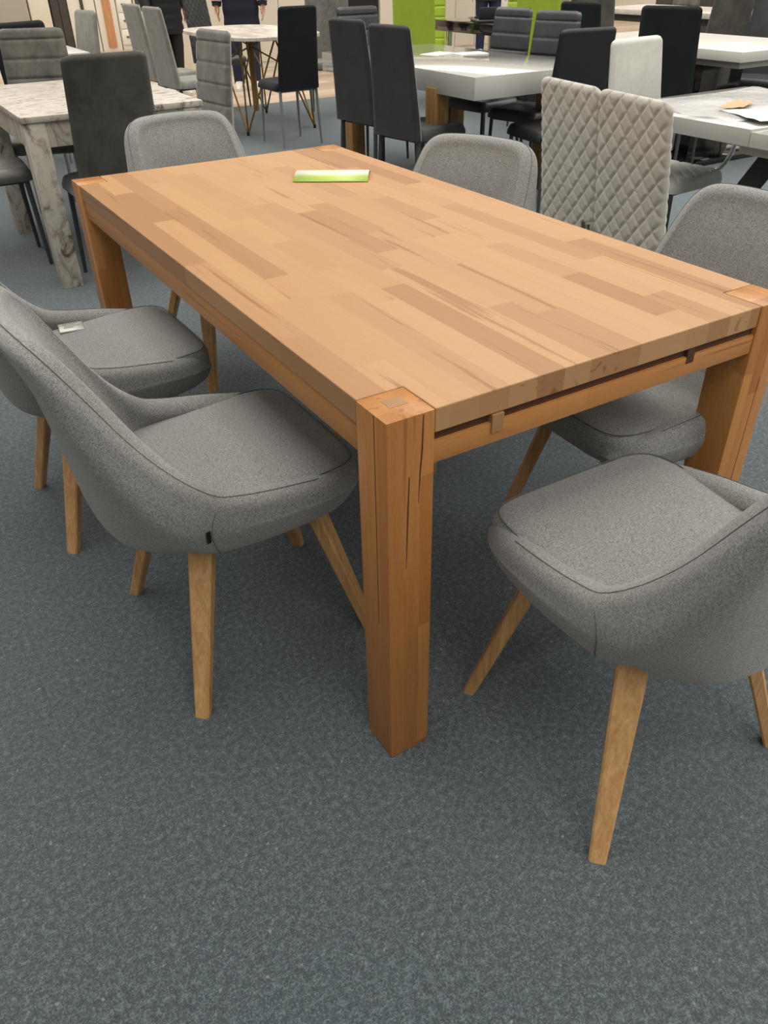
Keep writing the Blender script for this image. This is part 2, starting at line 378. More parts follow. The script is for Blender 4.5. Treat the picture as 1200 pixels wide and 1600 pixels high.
def make_bucket_chair(label, group):
    T = thing('bucket_chair', label, 'chair', group=group)
    rings, seam, cs = tub_shell()
    sh = MB().loft(rings).build('shell', M['heather'], T)
    sh.modifiers.new('s', 'SUBSURF').render_levels = 1
    m = MB(); m.tube(seam[6:-6], .0008, 5)
    for c in cs: m.tube(c, .0008, 5)
    m.build('seam', M['seam'], sh)
    # seat cushion
    def outline(s, z, rear=.205):
        P = []
        for k in range(56):
            a = 2 * PI * k / 56; e = 2 / (6.5 if math.sin(a) > 0 else 3.6)
            x = math.copysign(abs(math.cos(a)) ** e, math.cos(a)); y = math.copysign(abs(math.sin(a)) ** e, math.sin(a))
            P.append(Vector((x * (.213 + (.008 * y if y > 0 else 0)) * s, (.258 if y > 0 else rear) * y * s, z)))
        return P
    def tilt(p):
        return Vector((p.x, p.y, p.z + .055 * (p.y) * .9 - .10 * max(0, p.y - .17) ** 1.3 * 1.6))
    rr = [outline(.86, .384, .10), outline(.94, .392, .13), outline(.98, .410, .17), outline(1.0, .436), outline(.997, .452), outline(.975, .464), outline(.935, .471), outline(.80, .477), outline(.6, .481), outline(.3, .483), outline(.05, .484)]
    rr = [[tilt(p) for p in r] for r in rr]
    cu = MB().loft(rr).build('seat', M['heather'], T)
    cu.modifiers.new('s', 'SUBSURF').render_levels = 1
    pr = [p + Vector((0, 0, .0006)) for p in [tilt(q) for q in outline(.962, .4685)]]
    MB().tube(pr, .0012, 5, True).build('seam', M['seam'], cu)
    # underside pan
    MB().loft([outline(.60, .363, .13), outline(.70, .366, .14), outline(.74, .393, .14)]).build('seat_pan', M['black_matte'], T)
    return T
def make_base(T, rz=0.0, off=(0, 0)):
    Rz = Matrix.Rotation(rz, 3, 'Z'); OF = Vector((off[0], off[1], 0))
    MB().box(-.11, .11, -.11, .11, .335, .368, .004, mat=Rz.to_4x4()).build('leg_frame', M['black_matte'], T)
    for sx, sy in ((-1, -1), (1, -1), (-1, 1), (1, 1)):
        bx, by = (.235, -.215) if sy < 0 else (.192, .222)
        bot = Vector((sx * bx, by, 0)); top = Vector((sx * .128, sy * .118, .385))
        rad = Vector((sx * bx, by, 0)).normalized(); tan = Vector((-rad.y, rad.x, 0))
        rings = []
        for k in range(7):
            u = k / 6; c = top.lerp(bot, u); wt = .027 * (1 - u) + .0155 * u; wr = .017 * (1 - u) + .0125 * u; ch = .004
            P = [(wt, wr - ch), (wt - ch, wr), (-wt + ch, wr), (-wt, wr - ch), (-wt, -wr + ch), (-wt + ch, -wr), (wt - ch, -wr), (wt, -wr + ch)]
            rings.append([OF + Rz @ (c + tan * p + rad * q) for p, q in P])
        MB().loft(rings).build('leg', M['oak_leg'], T, True)
GB = 'grey upholstered chairs around the large beech table'
def bucket(label, loc, rz, brz=0.0, off=(0, 0)):
    # upholstery can swivel on its base: brz turns the base against the shell
    T = make_bucket_chair(label, GB) if not bucket.first else dup(bucket.first, (0, 0, 0), 0, label, GB)
    if not bucket.first: bucket.first = T; bucket.later = []
    T.location = (loc[0], loc[1], 0); T.rotation_euler.z = rz
    bucket.later.append((T, brz, off)); return T
bucket.first = None
A = bucket('grey fabric bucket chair at front left with black side tag, nearest on the left side', (-.098, .545), -PI / 2, 0, (0, .034))
Bc = bucket('grey fabric bucket chair on the left with a silver packet lying on its seat', (-.155, 1.235), -PI / 2 + .02, PI)
Cc = bucket('grey fabric bucket chair pushed in at the far short end of the beech table', (.485, 1.92), PI)
D = bucket('grey fabric bucket chair on the far long side, in front of black chair seats', (.80, 1.10), math.radians(112))
Ec = bucket('grey fabric bucket chair at right table edge, its seat visible under the table', (.885, .305), PI / 2 - .05)
F = bucket('grey fabric bucket chair turned outward at lower right, whole seat in view', (.455, -.180), -.01, .01, (-.023, .02))
for T, b, of in bucket.later: make_base(T, b, of)
# small woven side tag on the nearest chair
MB().box(-.0035, .0035, -.0007, .0007, -.012, .012, mat=Matrix.Translation((.2525, -.107, .452)) @ Matrix.Rotation(PI / 2 + .25, 4, 'Z') @ Matrix.Rotation(.1, 4, 'X') @ Matrix.Diagonal((1.2, 2, 1.1, 1))).build('maker_tag', M['black_tag'], A)

# leaflet on the table, a folded sheet lying bowed
def leaflet():
    nx, ny = 2, 14; v = []; f = []
    w, h = .225, .15
    for k, off in ((0, 0), (1, .0006)):
        for j in range(ny + 1):
            y = (j / ny - .5) * h; z = .002 + .013 * math.sin(PI * (j / ny)) ** 1.2
            for i in range(nx + 1): v.append(((i / nx - .5) * w, y, z + off))
    n = nx + 1
    def idx(k, i, j): return k * n * (ny + 1) + j * n + i
    for j in range(ny):
        for i in range(nx):
            for k in (0, 1): f.append((idx(k, i, j), idx(k, i + 1, j), idx(k, i + 1, j + 1), idx(k, i, j + 1)))
        for i in (0, nx): f.append((idx(0, i, j), idx(0, i, j + 1), idx(1, i, j + 1), idx(1, i, j)))
    for j in (0, ny):
        for i in range(nx): f.append((idx(0, i, j), idx(0, i + 1, j), idx(1, i + 1, j), idx(1, i, j)))
    o = link('leaflet', v, f, M['leaflet']); o.location = (.683, 1.42, .76); o.rotation_euler.z = -.60
    tag(o, 'folded lime green and white leaflet lying on the beech tabletop', 'leaflet')
leaflet()
def packet():
    T = thing('silica_packet', 'small flat silver packet with grey printing on a grey seat', 'packet', (-.182, 1.383, .4795), -.12)
    rr = []
    for z, s in ((0, .96), (.0025, 1), (.005, .96), (.0065, .8), (.007, .4)):
        rr.append([Vector((x * .033 * s, y * .030 * s, z)) for x, y in ((-1, -1), (0, -1.02), (1, -1), (1.02, 0), (1, 1), (0, 1.02), (-1, 1), (-1.02, 0))])
    MB().loft(rr).build('pouch', M['silver'], T)
    m = MB()
    for k, (a, b) in enumerate(((-.022, .02), (-.022, .012), (-.018, .022), (-.02, .006))): m.box(a, b, .016 - k * .01, .0195 - k * .01, .0068, .0074)
    m.build('printing', M['print'], T, False)
packet()

# ------------------------------------------------------------------ high-back chairs
def puff_fn(kind, w, h):
    def chan(f, k=.18): return min(1, (min(f, 1 - f) / k)) ** .5
    if kind == 'horizontal': return lambda x, z: chan((z / .098 + .35) % 1, .13)
    if kind == 'vertical': return lambda x, z: chan((x / .05 + .5) % 1, .16)
    if kind == 'zigzag': return lambda x, z: chan((x / .028 + (.3 * abs(((z / .05) % 2) - 1))) % 1, .25)
    if kind == 'diagonal': return lambda x, z: chan((x / .035 + z / .06) % 1, .25)
    if kind == 'diamond': return lambda x, z: min(chan((x / .062 + z / .066) % 1, .2), chan((x / .062 - z / .066 + .5) % 1, .2))
    return lambda x, z: 1.0
def back_mesh(w0, w1, z0, z1, y0, y1, th, front, rear, res=(24, 40), d=.006, rad=.03, curve=.0):
    nx, nz = res; pf = puff_fn(front, 0, 0); pr = puff_fn(rear, 0, 0); v = []; f = []
    def edge(u): return max(0, 1 - max(0, (abs(u) - .86) / .14) ** 2) ** .5
    for side in (1, -1):
        for j in range(nz + 1):
            t = j / nz; z = z0 + (z1 - z0) * t; w = w0 + (w1 - w0) * t; yc = y0 + (y1 - y0) * t ** 1.25
            tz = th * (1 - .35 * t)
            for i in range(nx + 1):
                u = i / nx * 2 - 1
                uu = math.copysign(abs(u) ** .9, u)
                # rounded top corners
                zz = z; dz = z1 - z; x = uu * w / 2
                if dz < rad:
                    lim = w / 2 - rad + math.sqrt(max(0, rad * rad - (rad - dz) ** 2)); x = uu * lim
                e = edge(uu) * (max(.0, min(1, dz / (tz * .5))) ** .5 if dz < tz * .5 else 1)
                fn = pf if side > 0 else pr
                y = yc + side * (tz / 2 * max(e, .0) - d * (1 - fn(x, zz)) * min(1, e * 1.2)) + curve * (uu * uu - .4) * t
                v.append((x, y, zz))
    n = nx + 1; k = n * (nz + 1)
    for j in range(nz):
        for i in range(nx):
            a = j * n + i; f.append((a, a + 1, a + n + 1, a + n)); b = k + a; f.append((b, b + n, b + n + 1, b + 1))
        for i in (0, nx):
            a = j * n + i; f.append((a, a + n, k + a + n, k + a))
    for j in (0, nz):
        for i in range(nx):
            a = j * n + i; f.append((a, a + 1, k + a + 1, k + a))
    return v, f
def seat_mesh(w, y0, y1, z0, z1, kind='plain', axis='y'):
    pf = puff_fn(kind, 0, 0); nx, ny = (70, 76) if kind == 'diamond' else (34, 30); v = []; f = []
    hw = w / 2
    for k in (0, 1):
        for j in range(ny + 1):
            for i in range(nx + 1):
                u = i / nx * 2 - 1; q = j / ny * 2 - 1
                m = max(abs(u), abs(q)); r = (abs(u) ** 8 + abs(q) ** 8) ** (1 / 8)
                s = m / r if r > 0 else 1
                x = u * s * hw; y = (y0 + y1) / 2 + q * s * (y1 - y0) / 2
                e = max(0, 1 - max(0, (m - .85) / .15) ** 2) ** .5
                if k: z = z0 + (z1 - z0) * (.35 + .65 * e) + .006 * (1 - u * u) - .007 * (1 - pf(x, y)) * e
                else: z = z0
                v.append((x, y, z))
    n = nx + 1; K = n * (ny + 1)
    for j in range(ny):
        for i in range(nx):
            a = j * n + i; f.append((a, a + 1, a + n + 1, a + n)); f.append((K + a, K + a + n, K + a + n + 1, K + a + 1))
        for i in (0, nx): a = j * n + i; f.append((a, a + n, K + a + n, K + a))
    for j in (0, ny):
        for i in range(nx): a = j * n + i; f.append((a, a + 1, K + a + 1, K + a))
    return v, f
def weld(o):
    bm = bmesh.new(); bm.from_mesh(o.data); bmesh.ops.remove_doubles(bm, verts=bm.verts[:], dist=.0004)
    bmesh.ops.recalc_face_normals(bm, faces=bm.faces[:]); bm.to_mesh(o.data); bm.free(); sharp(o, 60); return o
PROTO = {}
def high_back(key, label, loc, rz, fabric, front='plain', rear='plain', legs='steel', leg_r=.0125, top=1.0, w0=.39, w1=.345, group=None, res=(24, 96), lean=-.245, seatkind=None, bracket=False, seat_w=.40):
    if key in PROTO: return dup(PROTO[key], (loc[0], loc[1], 0), rz, label, group)
    T = thing('dining_chair', label, 'chair', (loc[0], loc[1], 0), rz, group)
    v, f = back_mesh(w0, w1, .425, top, -.18, lean, .05, front, rear, res, .012 if front == 'horizontal' else .007)
    weld(link('backrest', v, f, M[fabric], T))
    v, f = seat_mesh(seat_w, -.17, .225, .42, .475, seatkind or ('vertical' if front == 'horizontal' else front if front in ('diamond', 'zigzag') else 'plain'))
    weld(link('seat', v, f, M[fabric], T))
    MB().box(-.165, .165, -.16, .19, .405, .424, .003).build('seat_frame', M[legs], T)
    for sx, sy in ((-1, -1), (1, -1), (-1, 1), (1, 1)):
        t = Vector((sx * .165, .185 if sy > 0 else -.165, .42)); b = Vector((sx * .178, .20 if sy > 0 else -.19, 0))
        MB().tube([b, b.lerp(t, .5), t], [leg_r * .7, leg_r * .9, leg_r], 10).build('leg', M[legs], T)
    if bracket:
        for sx in (-1, 1):
            x = sx * (w0 / 2 + .004)
            MB().tube([(x, -.10, .43), (x + sx * .006, -.20, .46), (x + sx * .008, -.225, .53), (x + sx * .008, -.235, .60)], .011, 10).build('bracket', M['chrome'], T)
    PROTO[key] = T; return T

# around the whitewashed table
GW = 'chairs around the shabby whitewashed table'
high_back('anth', 'tall anthracite velvet chair seen from behind at the whitewashed table end', (.445, 3.20), .03, 'anth_velvet', legs='dark_steel', w0=.40, w1=.36, leg_r=.013)
high_back('gvel', 'grey velvet chair with horizontal stitching at far end of whitewashed table', (.43, 4.50), math.radians(160), 'grey_velvet', front='horizontal', group=GW, w1=.36)
high_back('gvel', 'grey velvet chair with stitched back at the right end of the whitewashed table', (1.03, 3.79), math.radians(97), 'grey_velvet', group=GW)
high_back('glea', 'dark grey leatherette chair at the left side of the whitewashed table, seat only', (-.05, 3.82), math.radians(-92), 'grey_leather', front='horizontal', rear='plain', legs='dark_steel', group=GW, leg_r=.013)
high_back('blackL', 'black high-back chair at the far left behind the stitched grey velvet chair', (.66, 5.16), math.radians(205), 'black_fabric', legs='steel', w0=.44, w1=.42, seat_w=.44)
high_back('zig', 'light grey chair with zigzag stitching standing far back on the left', (1.02, 6.38), math.radians(101), 'lt_grey', front='zigzag', legs='steel', res=(60, 40))
# by the gold wire table
GL = 'plain light grey chairs left of the gold wire table'
high_back('lgr', 'plain light grey chair with high slanted back, nearer of the pair', (2.04, 6.52), math.radians(-84), 'lt_grey', group=GL, legs='dark_steel')
high_back('lgr', 'plain light grey chair with high slanted back, farther of the pair', (2.06, 7.14), math.radians(-84), 'lt_grey', group=GL)
high_back('blk', 'plain black high-back chair with grey steel legs at the gold wire table', (2.665, 5.87), .02, 'black_fabric', legs='steel', w0=.37, w1=.335)
high_back('dq', 'dark diamond-quilted chair behind the gold wire table', (2.92, 8.02), math.radians(-150), 'dk_leather', front='diamond', rear='diamond', legs='dark_steel', res=(50, 80), top=1.02)
high_back('gdiag', 'grey chair with diagonal stitching at right of the gold wire table', (3.62, 6.95), math.radians(150), 'grey_velvet', front='diagonal', res=(50, 40), top=1.03, w0=.43, w1=.42, seatkind='plain', seat_w=.43)
# by the white gloss table with oak legs
GT = 'dark chairs around the white gloss table with oak legs'
high_back('dkv', 'charcoal high-back chair seen from behind, nearer of two on left of white gloss table', (2.385, 3.49), math.radians(-80), 'dk_velvet', group=GT, legs='dark_steel', leg_r=.014, w0=.40, w1=.34)
high_back('dkv', 'charcoal high-back chair seen from behind, farther of two on left of white gloss table', (2.46, 4.10), math.radians(-80), 'dk_velvet', group=GT)
high_back('dle', 'dark stitched chair at the far end of the white gloss table', (2.93, 4.93), math.radians(178), 'dk_leather', front='horizontal', group=GT, legs='dark_steel')
high_back('dle', 'dark chair with horizontally stitched back on far side of gloss table, left one', (3.36, 4.12), math.radians(98), 'dk_leather', group=GT)
high_back('dle', 'dark chair with horizontally stitched back on far side of gloss table, right one', (3.33, 3.60), math.radians(104), 'dk_leather', group=GT)
high_back('bang', 'black chair with plain piped back at the near end of the white gloss table', (2.98, 2.97), math.radians(-8), 'black_matte', legs='dark_steel', w0=.39, w1=.36, top=.98)
# white quilted pair
GQ = 'pale quilted chairs standing side by side beyond the beech table'
high_back('pq', 'pale diamond-quilted chair, left one of the adjoining pair', (1.655, 1.155), math.radians(-100), 'pale_quilt', front='diamond', rear='diamond', legs='chrome', w0=.335, w1=.328, top=.985, group=GQ, res=(84, 150), bracket=True, seat_w=.35)
high_back('pq', 'pale diamond-quilted chair, right one of the adjoining pair', (1.600, .835), math.radians(-100), 'pale_quilt', group=GQ)
WH = high_back('wht', 'white leatherette chair with quilted seat at the end of the right-hand white table', (2.65, 1.84), math.radians(186), 'white_leather', legs='dark_steel', seatkind='diamond', top=.99, w0=.40, w1=.36)
MB().tube(catmull([(-.205, .10, .44), (-.215, .17, .47), (-.215, .215, .56), (-.21, .225, .69)], 10), .010, 10).build('armrest_tube', M['chrome'], WH)
high_back('blk2', 'tall plain black chair in front of the white pedestal table', (4.32, 3.30), math.radians(-68), 'black_fabric', top=1.02, legs='dark_steel', w0=.42, w1=.39, seat_w=.42)
high_back('blk3', 'black chair between the lime chairs and the far grey velvet chair', (4.62, 4.40), math.radians(-75), 'black_fabric', top=1.0, legs='dark_steel')
high_back('gv2', 'grey velvet chair with plain back at the far end of the pedestal table', (5.14, 4.82), math.radians(160), 'anth_velvet', legs='dark_steel', top=1.04)
high_back('gv2', 'grey velvet chair half hidden behind a black chair, right of the lime chairs', (5.5, 5.32), math.radians(150), 'anth_velvet')
high_back('gv2', 'grey velvet chair with slanting back on far long side of the pedestal table', (5.66, 4.12), math.radians(100), 'anth_velvet')
high_back('dl2', 'dark grey leatherette chair in the upper right corner behind pedestal table', (5.68, 3.62), math.radians(110), 'dk_leather', legs='dark_steel', top=1.04, w0=.45, w1=.45, seat_w=.45)
high_back('dl2', 'dark grey leatherette chair at the right frame edge behind pedestal table', (5.70, 3.13), math.radians(95), 'dk_leather')
# lime chairs
GM = 'lime green high-back chairs by the black glass table'
high_back('lim', 'lime green chair seen from behind, left of the black glass table', (4.62, 6.85), math.radians(-50), 'lime', rear='plain', front='horizontal', top=1.05, legs='dark_steel', w0=.44, w1=.42, group=GM, seat_w=.44)
high_back('lim', 'lime green chair facing forward just behind the left lime chair', (4.95, 7.28), math.radians(140), 'lime', group=GM)
high_back('lim', 'lime green chair seen from behind, between two dark stitched chairs', (4.62, 4.88), math.radians(-75), 'lime', group=GM)
high_back('lim', 'lime green chair with stitched front turned to camera, right of black glass table', (4.86, 5.42), math.radians(145), 'lime', group=GM)

# ------------------------------------------------------------------ whitewashed table
def ww_table():
    x0, x1, y0, y1 = .10, .935, 3.185, 4.42
    T = thing('dining_table', 'shabby whitewashed wooden table with square legs at upper left', 'table', (x0, y0, 0))
    w, l = x1 - x0, y1 - y0
    MB().box(0, w, 0, l, .735, .76, .002).build('tabletop', M['whitewash'], T, True)
    for ax, ay in ((.006, .006), (w - .1, .006), (.006, l - .1), (w - .1, l - .1)):
        MB().box(ax, ax + .094, ay, ay + .094, 0, .735, .002).build('leg', M['whitewash'], T, True)
    for a in ((.1, w - .1, .012, .03), (.1, w - .1, l - .03, l - .012)): MB().box(a[0], a[1], a[2], a[3], .63, .735).build('apron', M['whitewash'], T, False)
    for a in ((.012, .03, .1, l - .1), (w - .03, w - .012, .1, l - .1)): MB().box(a[0], a[1], a[2], a[3], .63, .735).build('apron', M['whitewash'], T, False)
ww_table()
# ------------------------------------------------------------------ gold wire table
def wire_table():
    cx, cy = 2.83, 6.98
    T = thing('dining_table', 'pale stone-look table with crossed gold wire legs', 'table', (cx, cy, 0))
    P = []
    for k in range(64):
        a = 2 * PI * k / 64; e = 2 / 3.4
        P.append((math.copysign(abs(math.cos(a)) ** e, math.cos(a)) * .475, math.copysign(abs(math.sin(a)) ** e, math.sin(a)) * .80))
    MB().prism(P, .732, .76).build('tabletop', M['marble'], T, True, .003)
    feet = [(-.36, -.60), (.30, -.62), (.30, .45), (-.36, .45)]
    hub = [(-.1, -.12), (.1, -.12), (.1, .12), (-.1, .12)]
    for k, (fx, fy) in enumerate(feet):
        m = MB(); f = Vector((fx, fy, .012))
        n1, n2 = feet[(k + 1) % 4], feet[(k - 1) % 4]
        m.tube([f, Vector((fx * .9, fy * .9, .735))], .008, 8)
        m.tube([f, Vector(((fx + n1[0]) / 2, (fy + n1[1]) / 2, .735))], .008, 8)
        m.tube([f, Vector(((fx + n2[0]) / 2, (fy + n2[1]) / 2, .735))], .008, 8)
        m.tube([f + Vector((0, 0, .38)), Vector((-fx * .4, -fy * .4, .735))], .007, 8)
        lg = m.build('wire_leg', M['brass'], T)
        MB().tube([f - Vector((0, 0, .012)), f + Vector((0, 0, .02))], .013, 10).build('foot_cap', M['black_matte'], lg)
    MB().tube([(0, 0, .1), (0, 0, .735)], .028, 14).build('column', M['oak_table'], T)
wire_table()
# ------------------------------------------------------------------ white gloss table with oak legs
def gloss_table():
    T = thing('dining_table', 'white gloss extending table with thick slab top and oak legs', 'table', (2.43, 3.02, 0))
    w, l = .93, 1.78
    MB().box(0, w, 0, l, .645, .76, .002).build('tabletop', M['white_gloss'], T, True)
    for ax, ay in ((-.012, .36), (w - .085, .36), (-.012, l - .42), (w - .085, l - .42)):
        MB().box(ax, ax + .1, ay, ay + .1, 0, .672, .002).build('leg', M['oak_table'], T, True)
gloss_table()
for k, (x, y, r) in enumerate(((2.98, 4.17, .3), (3.16, 4.05, -.15))):
    o = MB().box(-.105, .105, -.07, .07, 0, .0012).build('paper_sheet', M['paper'], None, False)
    o.location = (x, y, .7601); o.rotation_euler.z = r
    tag(o, ('white paper sheet on the gloss table, left of two', 'white paper sheet on the gloss table, right of two')[k], 'paper', 'papers on the white gloss table')
# ------------------------------------------------------------------ right-hand white table with protective film
def film_table():
    T = thing('dining_table', 'white table at right edge with raised extension leaf and black slanted leg', 'table', (2.32, 0, 0))
    MB().box(0, .92, -.25, 1.17, .70, .752, .002).build('tabletop', M['white_gloss'], T, True)
    MB().box(.0, .92, 1.172, 1.92, .70, .76, .002).build('extension_leaf', M['white_gloss'], T, True)
    MB().box(.06, .86, -.2, 1.25, .66, .70, .002).build('underframe', M['grey_board'], T, True)
    for sx, tx in ((0, .16), (1, .70)):
        for ty, by in ((1.16, 1.52), (-.02, -.2)):
            t = Vector((tx, ty, .66)); b = Vector((tx + (.10 if sx else -.06) * 1, by, .0))
            rings = []
            for u in (0, 1):
                c = t.lerp(b, u); rings.append([c + Vector(p) for p in ((-.018, -.045, 0), (.018, -.045, 0), (.018, .045, 0), (-.018, .045, 0))])
            MB().loft(rings).build('leg', M['black_matte'], T, False)
film_table()
def sheet(name, pts, z, m, label, cat, wob=.004, group=None):
    # crumpled sheet: grid over a quad with small waves
    a, b, c, d = [Vector((x, y, 0)) for x, y in pts]; n = 14; v = []; f = []
    for k in (0, 1):
        for j in range(n + 1):
            for i in range(n + 1):
                u, w = i / n, j / n; p = a.lerp(b, u).lerp(d.lerp(c, u), w)
                v.append((p.x, p.y, z + .0006 * k + .0008 + wob * (1 + math.sin(u * 9 + w * 5)) * (.5 + .5 * math.sin(w * 13 - u * 4))))
    N = n + 1; K = N * N
    for j in range(n):
        for i in range(n):
            q = j * N + i; f.append((q, q + 1, q + N + 1, q + N)); f.append((K + q, K + q + N, K + q + N + 1, K + q + 1))
    o = link(name, v, f, m); tag(o, label, cat, group); return o
sheet('plastic_film', [(2.36, 1.30), (3.1, 1.22), (3.2, 1.85), (2.4, 1.88)], .7605, M['film'], 'crumpled clear protective film on the right-hand white table', 'film', .006)
sheet('cardboard_piece', [(2.53, 1.50), (2.60, 1.44), (2.80, 1.53), (2.76, 1.60)], .775, M['card'], 'small torn brown cardboard piece on the film-covered table', 'cardboard', .003)
sheet('paper_sheet', [(2.40, 1.20), (2.62, 1.12), (2.72, 1.36), (2.50, 1.46)], .7745, M['paper'], 'white paper sheet beside the brown cardboard on the right-hand table', 'paper', .002)
# ------------------------------------------------------------------ pedestal table
def pedestal_table():
    T = thing('dining_table', 'white table with black and white pedestal base at upper right', 'table', (4.98, 3.72, 0))
    MB().box(-.48, .48, -.80, .80, .70, .76, .002).build('tabletop', M['white_satin'], T, True)
    MB().box(-.44, .44, -.76, .76, .66, .70).build('underframe', M['grey_board'], T, False)
    MB().box(-.22, .22, -.30, .30, .04, .66, .002).build('pedestal', M['black_gloss'], T, True)
    MB().box(-.26, -.22, -.16, .16, .05, .66, .001).build('pedestal_panel', M['white_satin'], T, True)
    MB().box(-.35, .35, -.5, .5, 0, .04, .003).build('base_plate', M['black_gloss'], T, True)
pedestal_table()
o = MB().box(-.11, .11, -.06, .06, 0, .0015).build('paper_sheet', M['paper'], None, False); o.location = (4.93, 3.34, .7601); o.rotation_euler.z = -.4
tag(o, 'white paper sheet lying on the pedestal table', 'paper')
# ------------------------------------------------------------------ black glass table
def glass_table():
    T = thing('dining_table', 'black glass table with chrome tube legs in the background', 'table', (4.84, 5.92, 0))
    MB().box(0, .85, 0, 1.02, .75, .76, .001).build('glass_top', M['black_gloss'], T, True)
    MB().box(.015, .83, .015, 1.00, .665, .75, .002).build('frame', M['black_gloss'], T, True)
    for x, y in ((.09, .16), (.76, .16), (.09, .86), (.76, .86)): MB().tube([(x, y, 0), (x, y, .665)], .035, 18).build('leg', M['chrome'], T)
glass_table()
T = thing('serving_tray', 'black box-shaped tray standing on the black glass table', 'tray', (5.06, 6.22, .76), -.4)
MB().box(-.2, .2, -.14, .14, 0, .02, .004).build('base', M['black_matte'], T)
MB().box(-.15, .15, .0, .012, .02, .12, .004).build('panel', M['black_matte'], T)
# ------------------------------------------------------------------ small white table far left
def small_table():
    T = thing('dining_table', 'small white table behind the zigzag-stitched chair, far left', 'table', (.62, 6.35, 0))
    MB().box(-.45, .5, -.4, .4, .73, .76, .002).build('tabletop', M['white_satin'], T, True)
    for x in (-.4, .4):
        for y in (-.34, .34): MB().box(x - .03, x + .03, y - .03, y + .03, 0, .73, .002).build('leg', M['white_satin'], T, True)
small_table()
# ------------------------------------------------------------------ far wood table on the right
def far_table():
    T = thing('dining_table', 'pale wooden table far back at upper right', 'table', (7.75, 6.1, 0))
    MB().box(-.45, .45, -1.1, 1.1, .71, .76, .002).build('tabletop', M['marble'], T, True)
    MB().box(-.38, .38, -1.0, 1.0, .64, .71).build('apron', M['dark_board'], T, False)
    for x in (-.4, .4):
        for y in (-.95, .95): MB().box(x - .04, x + .04, y - .04, y + .04, 0, .71, .002).build('leg', M['dark_board'], T, True)
far_table()
GF = 'stitched grey chairs at the far pale wooden table'
for k, (x, y, r, lb) in enumerate(((8.15, 6.75, 95, 'stitched grey velvet chair at far pale wooden table, left one'), (8.15, 6.0, 95, 'stitched grey velvet chair at far pale wooden table, middle one'), (8.15, 5.3, 95, 'stitched grey velvet chair at far pale wooden table, right one'))):
    high_back('gvel', lb, (x, y), math.radians(r), 'grey_velvet', group=GF)

# ------------------------------------------------------------------ wardrobes and cabinets at the back
def unit(name, label, cat, x0, x1, y, h, m, depth=.6, doors=None, drawers=0, handle=None, stripe=None, group=None):
    T = thing(name, label, cat, (x0, y, 0), 0, group); w = x1 - x0
    MB().box(0, w, 0, depth, 0, h, .003).build('body', M[m], T)
    if doors:
        n, dm = doors
        for k in range(n):
            d = MB().box(w * k / n + .006, w * (k + 1) / n - .006, -.02, 0, .08, h - .03, .002).build('door', M[dm], T)
            if handle: MB().box(w * (k + (.85 if k % 2 == 0 else .15)) / n - .008, w * (k + (.85 if k % 2 == 0 else .15)) / n + .008, -.045, -.02, .95, 1.25, .002).build('handle', M[handle], d)
    for k in range(drawers):
        z0 = .08 + k * (h - .12) / drawers; z1 = .08 + (k + 1) * (h - .12) / drawers - .012
        d = MB().box(.012, w - .012, -.02, 0, z0, z1, .002).build('drawer', M['white_board'], T)
        if handle: MB().box(w / 2 - .06, w / 2 + .02, -.04, -.02, (z0 + z1) / 2 - .008, (z0 + z1) / 2 + .012, .002).build('handle', M[handle], d)
    if stripe: MB().box(stripe[0], stripe[1], -.024, 0, .05, h - .02, .001).build('trim_strip', M[stripe[2]], T)
    return T
unit('wardrobe', 'grey wardrobe side panel in the far upper left corner', 'wardrobe', .9, 2.5, 15.2, 2.1, 'grey_board', doors=(2, 'grey_board'))
unit('wardrobe', 'cream wardrobe next to the grey panel far left', 'wardrobe', 2.52, 2.84, 15.2, 2.1, 'cream', doors=(1, 'cream'))
unit('wardrobe', 'dark grey wardrobe between cream and white wardrobes at the far left', 'wardrobe', 2.86, 3.12, 15.2, 2.1, 'dark_board', doors=(2, 'dark_board'))
unit('wardrobe', 'white wardrobe with dark vertical strips far left', 'wardrobe', 3.14, 3.58, 15.2, 2.1, 'white_board', stripe=(.2, .25, 'dark_board'))
unit('wardrobe', 'white wardrobe with warm oak centre panel far left', 'wardrobe', 3.6, 3.93, 15.2, 2.1, 'white_board', stripe=(.10, .24, 'orange_oak'))
unit('drawer_chest', 'tall white chest of drawers with dark handles behind the light grey chairs', 'cabinet', 3.95, 4.22, 15.2, 1.8, 'white_board', drawers=7, handle='dark_board')
unit('wardrobe', 'white wardrobe with dark edge strip right of the chest of drawers', 'wardrobe', 4.25, 5.2, 15.2, 2.1, 'white_board', stripe=(.02, .08, 'dark_board'), doors=(2, 'white_board'))
unit('display_cabinet', 'cream cabinet with a post-like side behind the dark quilted chair', 'cabinet', 3.72, 4.6, 11.1, 2.1, 'cream', stripe=(.05, .2, 'orange_oak'))
unit('display_cabinet', 'cream cabinet behind the person in navy jacket', 'cabinet', 4.62, 5.5, 11.1, 2.1, 'white_board', doors=(2, 'cream'), handle='dark_board')
unit('wardrobe', 'black wardrobe behind the diagonal-stitched grey chair', 'wardrobe', 5.6, 6.7, 11.1, 2.1, 'black_matte', doors=(2, 'black_matte'))
unit('wardrobe', 'cream wardrobe left of the lime chairs', 'wardrobe', 6.72, 7.7, 11.1, 2.1, 'cream', doors=(2, 'cream'))
unit('wardrobe', 'pale wardrobe above the black glass table', 'wardrobe', 7.72, 8.9, 11.1, 2.1, 'cream', doors=(3, 'cream'))
unit('wardrobe', 'white wardrobe behind the right lime chair', 'wardrobe', 8.92, 10.2, 11.1, 2.1, 'white_board', doors=(3, 'white_board'))
unit('wardrobe', 'dark wardrobe behind the far pale wooden table', 'wardrobe', 11.5, 13.5, 9.5, 2.1, 'dark_board', doors=(3, 'dark_board'))

